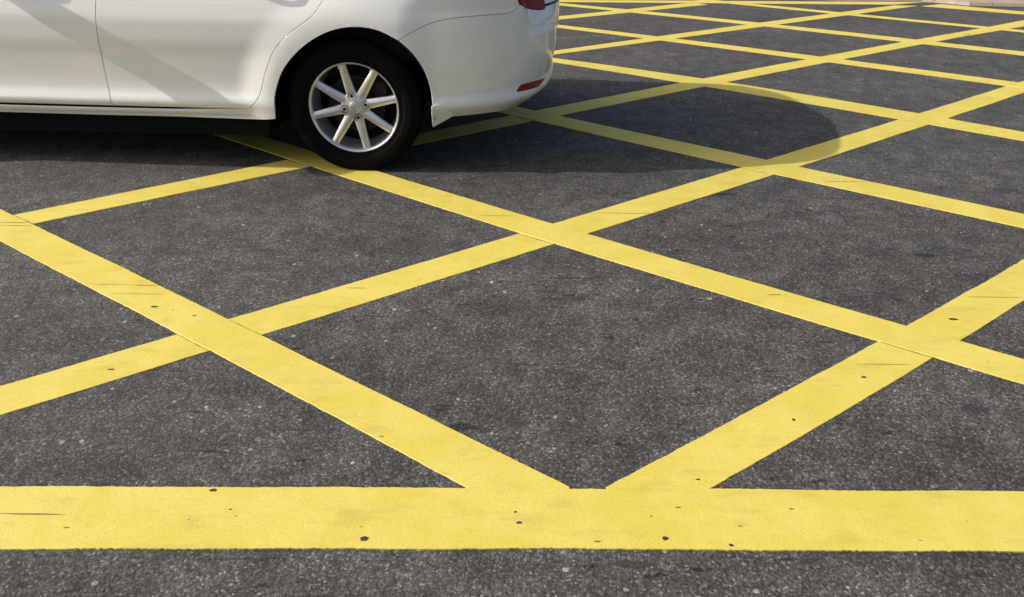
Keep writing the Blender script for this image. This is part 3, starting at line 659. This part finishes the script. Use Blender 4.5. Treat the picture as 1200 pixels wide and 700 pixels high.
# ---------------- wheels
def lathe(profile, n=96, closed=False):
    """profile of (radius, y) spun round y"""
    V = []; F = []; m = len(profile)
    for i in range(n):
        a = 2*math.pi*i/n; c, s = math.cos(a), math.sin(a)
        for r, y in profile: V.append((r*c, y, r*s))
    for i in range(n):
        j = (i+1) % n
        for k in range(m-1 if not closed else m):
            l = (k+1) % m; F.append((i*m+k, i*m+l, j*m+l, j*m+k))
    return V, F
def lobj(name, prof, mat, parent, n=96, closed=False, angle=35):
    V, F = lathe(prof, n, closed); o = obj(name, V, F, mat, parent)
    bm_ = bmesh.new(); bm_.from_mesh(o.data); bmesh.ops.remove_doubles(bm_, verts=bm_.verts, dist=1e-6); bmesh.ops.recalc_face_normals(bm_, faces=bm_.faces); bm_.to_mesh(o.data); bm_.free()
    o.data.set_sharp_from_angle(angle=math.radians(angle)); return o
def make_wheel():
    """axis along y, the outer face towards -y at y = 0"""
    w_ = bpy.data.objects.new('wheel', None); COL.objects.link(w_); w_.parent = car
    tp = [(.197, -.002), (.203, -.010), (.212, -.0135), (.216, -.0115), (.226, -.0165), (.240, -.0205), (.244, -.0195), (.252, -.0220), (.268, -.0190), (.271, -.0165), (.284, -.0125), (.293, -.004), (.2985, .008), (.3015, .022), (.3025, .036),
          (.296, .037), (.296, .044), (.303, .045), (.3045, .072), (.297, .073), (.297, .081), (.3045, .082), (.3045, .108), (.297, .109), (.297, .117), (.3045, .118), (.303, .145), (.296, .146), (.296, .153), (.3025, .154), (.3015, .170), (.293, .195), (.270, .208), (.235, .208), (.203, .198), (.195, .19)]
    tyre = lobj('tyre', tp, M_RUB, w_, 128)
    # flatten the tread where it meets the road
    for v in tyre.data.vertices:
        if v.co.z < -.2955: 
            v.co.z = -.2955
    rim = lobj('rim', [(.196, .030), (.198, .010), (.2020, .0), (.2065, -.0035), (.2072, -.0070), (.2050, -.0092), (.2000, -.0085), (.1945, -.0035), (.1905, .005), (.1890, .016), (.1885, .045), (.1800, .085), (.176, .16), (.186, .19), (.200, .195)], M_ALLOY, w_, 128)
    # spokes
    def spoke(ang):
        V = []; F = []; R0, R1 = .040, .1955
        st = 14
        for i in range(st+1):
            t = i/st; r = R0+(R1-R0)*t
            hw = .0235+(.0160-.0235)*t**.8
            if t > .9: hw += .005*((t-.9)/.1)**2
            face = .016-.014*t**1.3-.004*math.sin(math.pi*t)     # the hub sits deeper than the rim
            fw = hw*.34
            for (x, y) in ((-hw, face+.020), (-hw*.97, face+.0075), (-fw, face+.0004), (0, face-.0006), (fw, face+.0004), (hw*.97, face+.0075), (hw, face+.020)):
                V.append((x, y, r))
        for i in range(st):
            for k in range(6): a = i*7+k; F.append((a, a+1, a+8, a+7))
        c, s = math.cos(ang), math.sin(ang)
        V = [(z*c-x*s, y, z*s+x*c) for x, y, z in V]
        return V, F
    for k in range(8):
        V, F = spoke(math.radians(12.5+45*k)); o = obj('spoke', V, F, M_ALLOY, rim); 
        bm_ = bmesh.new(); bm_.from_mesh(o.data); bmesh.ops.recalc_face_normals(bm_, faces=bm_.faces); 
        if sum(f.normal.y for f in bm_.faces) > 0: bmesh.ops.reverse_faces(bm_, faces=bm_.faces)
        bm_.to_mesh(o.data); bm_.free(); o.data.set_sharp_from_angle(angle=math.radians(28))
    hub = lobj('hub', [(.0001, .0125), (.030, .0125), (.032, .0135), (.056, .0155), (.064, .019), (.066, .030), (.055, .05), (.0001, .05)], M_ALLOY, rim, 64)
    cap = lobj('centre_cap', [(.0001, .0055), (.020, .0065), (.0255, .0085), (.0280, .0115), (.0285, .016)], M_ALLOY, rim, 48)
    # three-ellipse emblem on the cap
    bm = bmesh.new()
    def ell(cx, cz, rx, rz, th):
        n = 36; rs_ = []
        for i in range(n):
            a = 2*math.pi*i/n; c, s = math.cos(a), math.sin(a); r = []
            for k in range(6):
                b = 2*math.pi*k/6; r.append(bm.verts.new((cx+(rx+th*math.cos(b))*c, .0055-.0006+th*.8*math.sin(b), cz+(rz+th*math.cos(b))*s)))
            rs_.append(r)
        for i in range(n):
            a, b = rs_[i], rs_[(i+1) % n]
            for k in range(6): bm.faces.new((a[k], a[(k+1) % 6], b[(k+1) % 6], b[k]))
    ell(0, 0, .0165, .0115, .0014); ell(0, 0, .0058, .0112, .0012); ell(0, .0048, .0118, .0048, .0012)
    from_bm('cap_emblem', bm, M_CHROME, rim)
    for k in range(4):
        a = math.radians(12.5+90*k); cx, cz = .050*math.cos(a), .050*math.sin(a)
        V, F = lathe([(.0165, .0035), (.0172, .0055), (.0160, .0078), (.0140, .020), (.0001, .020)], 32)
        o = obj('bolt_hole', [(x+cx, y+.0085-.001, z+cz) for x, y, z in V], F, M_LINER, rim)
        V, F = lathe([(.0001, .012), (.0062, .0125), (.0075, .0145), (.0085, .022)], 6)
        o = obj('wheel_nut', [(x+cx, y-.002, z+cz) for x, y, z in V], F, M_DARKMETAL, rim, smooth=False)
    lobj('brake_disc', [(.0001, .060), (.085, .060), (.087, .066), (.128, .066), (.130, .075), (.0001, .080)], M_DISC, w_, 64)
    bm = bmesh.new(); bmesh.ops.create_cube(bm, size=1, matrix=Matrix.Translation((.115, .07, .055)) @ Matrix.Diagonal((.05, .05, .10, 1))); bmesh.ops.bevel(bm, geom=bm.edges[:], offset=.01, segments=2)
    from_bm('brake_caliper', bm, M_BLACK, w_, angle=30)
    bm = bmesh.new(); bmesh.ops.create_cone(bm, cap_ends=True, segments=8, radius1=.004, radius2=.003, depth=.022, matrix=Matrix.Translation((-.055, .004, .172)) @ Matrix.Rotation(math.radians(70), 4, 'X'))
    from_bm('tyre_valve', bm, M_CHROME, w_)
    lobj('wheel_back', [(.0001, .10), (.176, .10), (.176, .13)], M_LINER, w_, 48)
    return w_
def copy_tree(o, parent):
    c = o.copy(); COL.objects.link(c); c.parent = parent
    for ch in list(o.children): copy_tree(ch, c)
    return c
w0 = make_wheel(); w0.location = (0, -.800, .2955)
for (x, y, rz) in ((-2.6, -.80, 0), (0, .80, math.pi), (-2.6, .80, math.pi)):
    c = copy_tree(w0, car); c.location = (x, y, .2955); c.rotation_euler = (0, 0, rz)
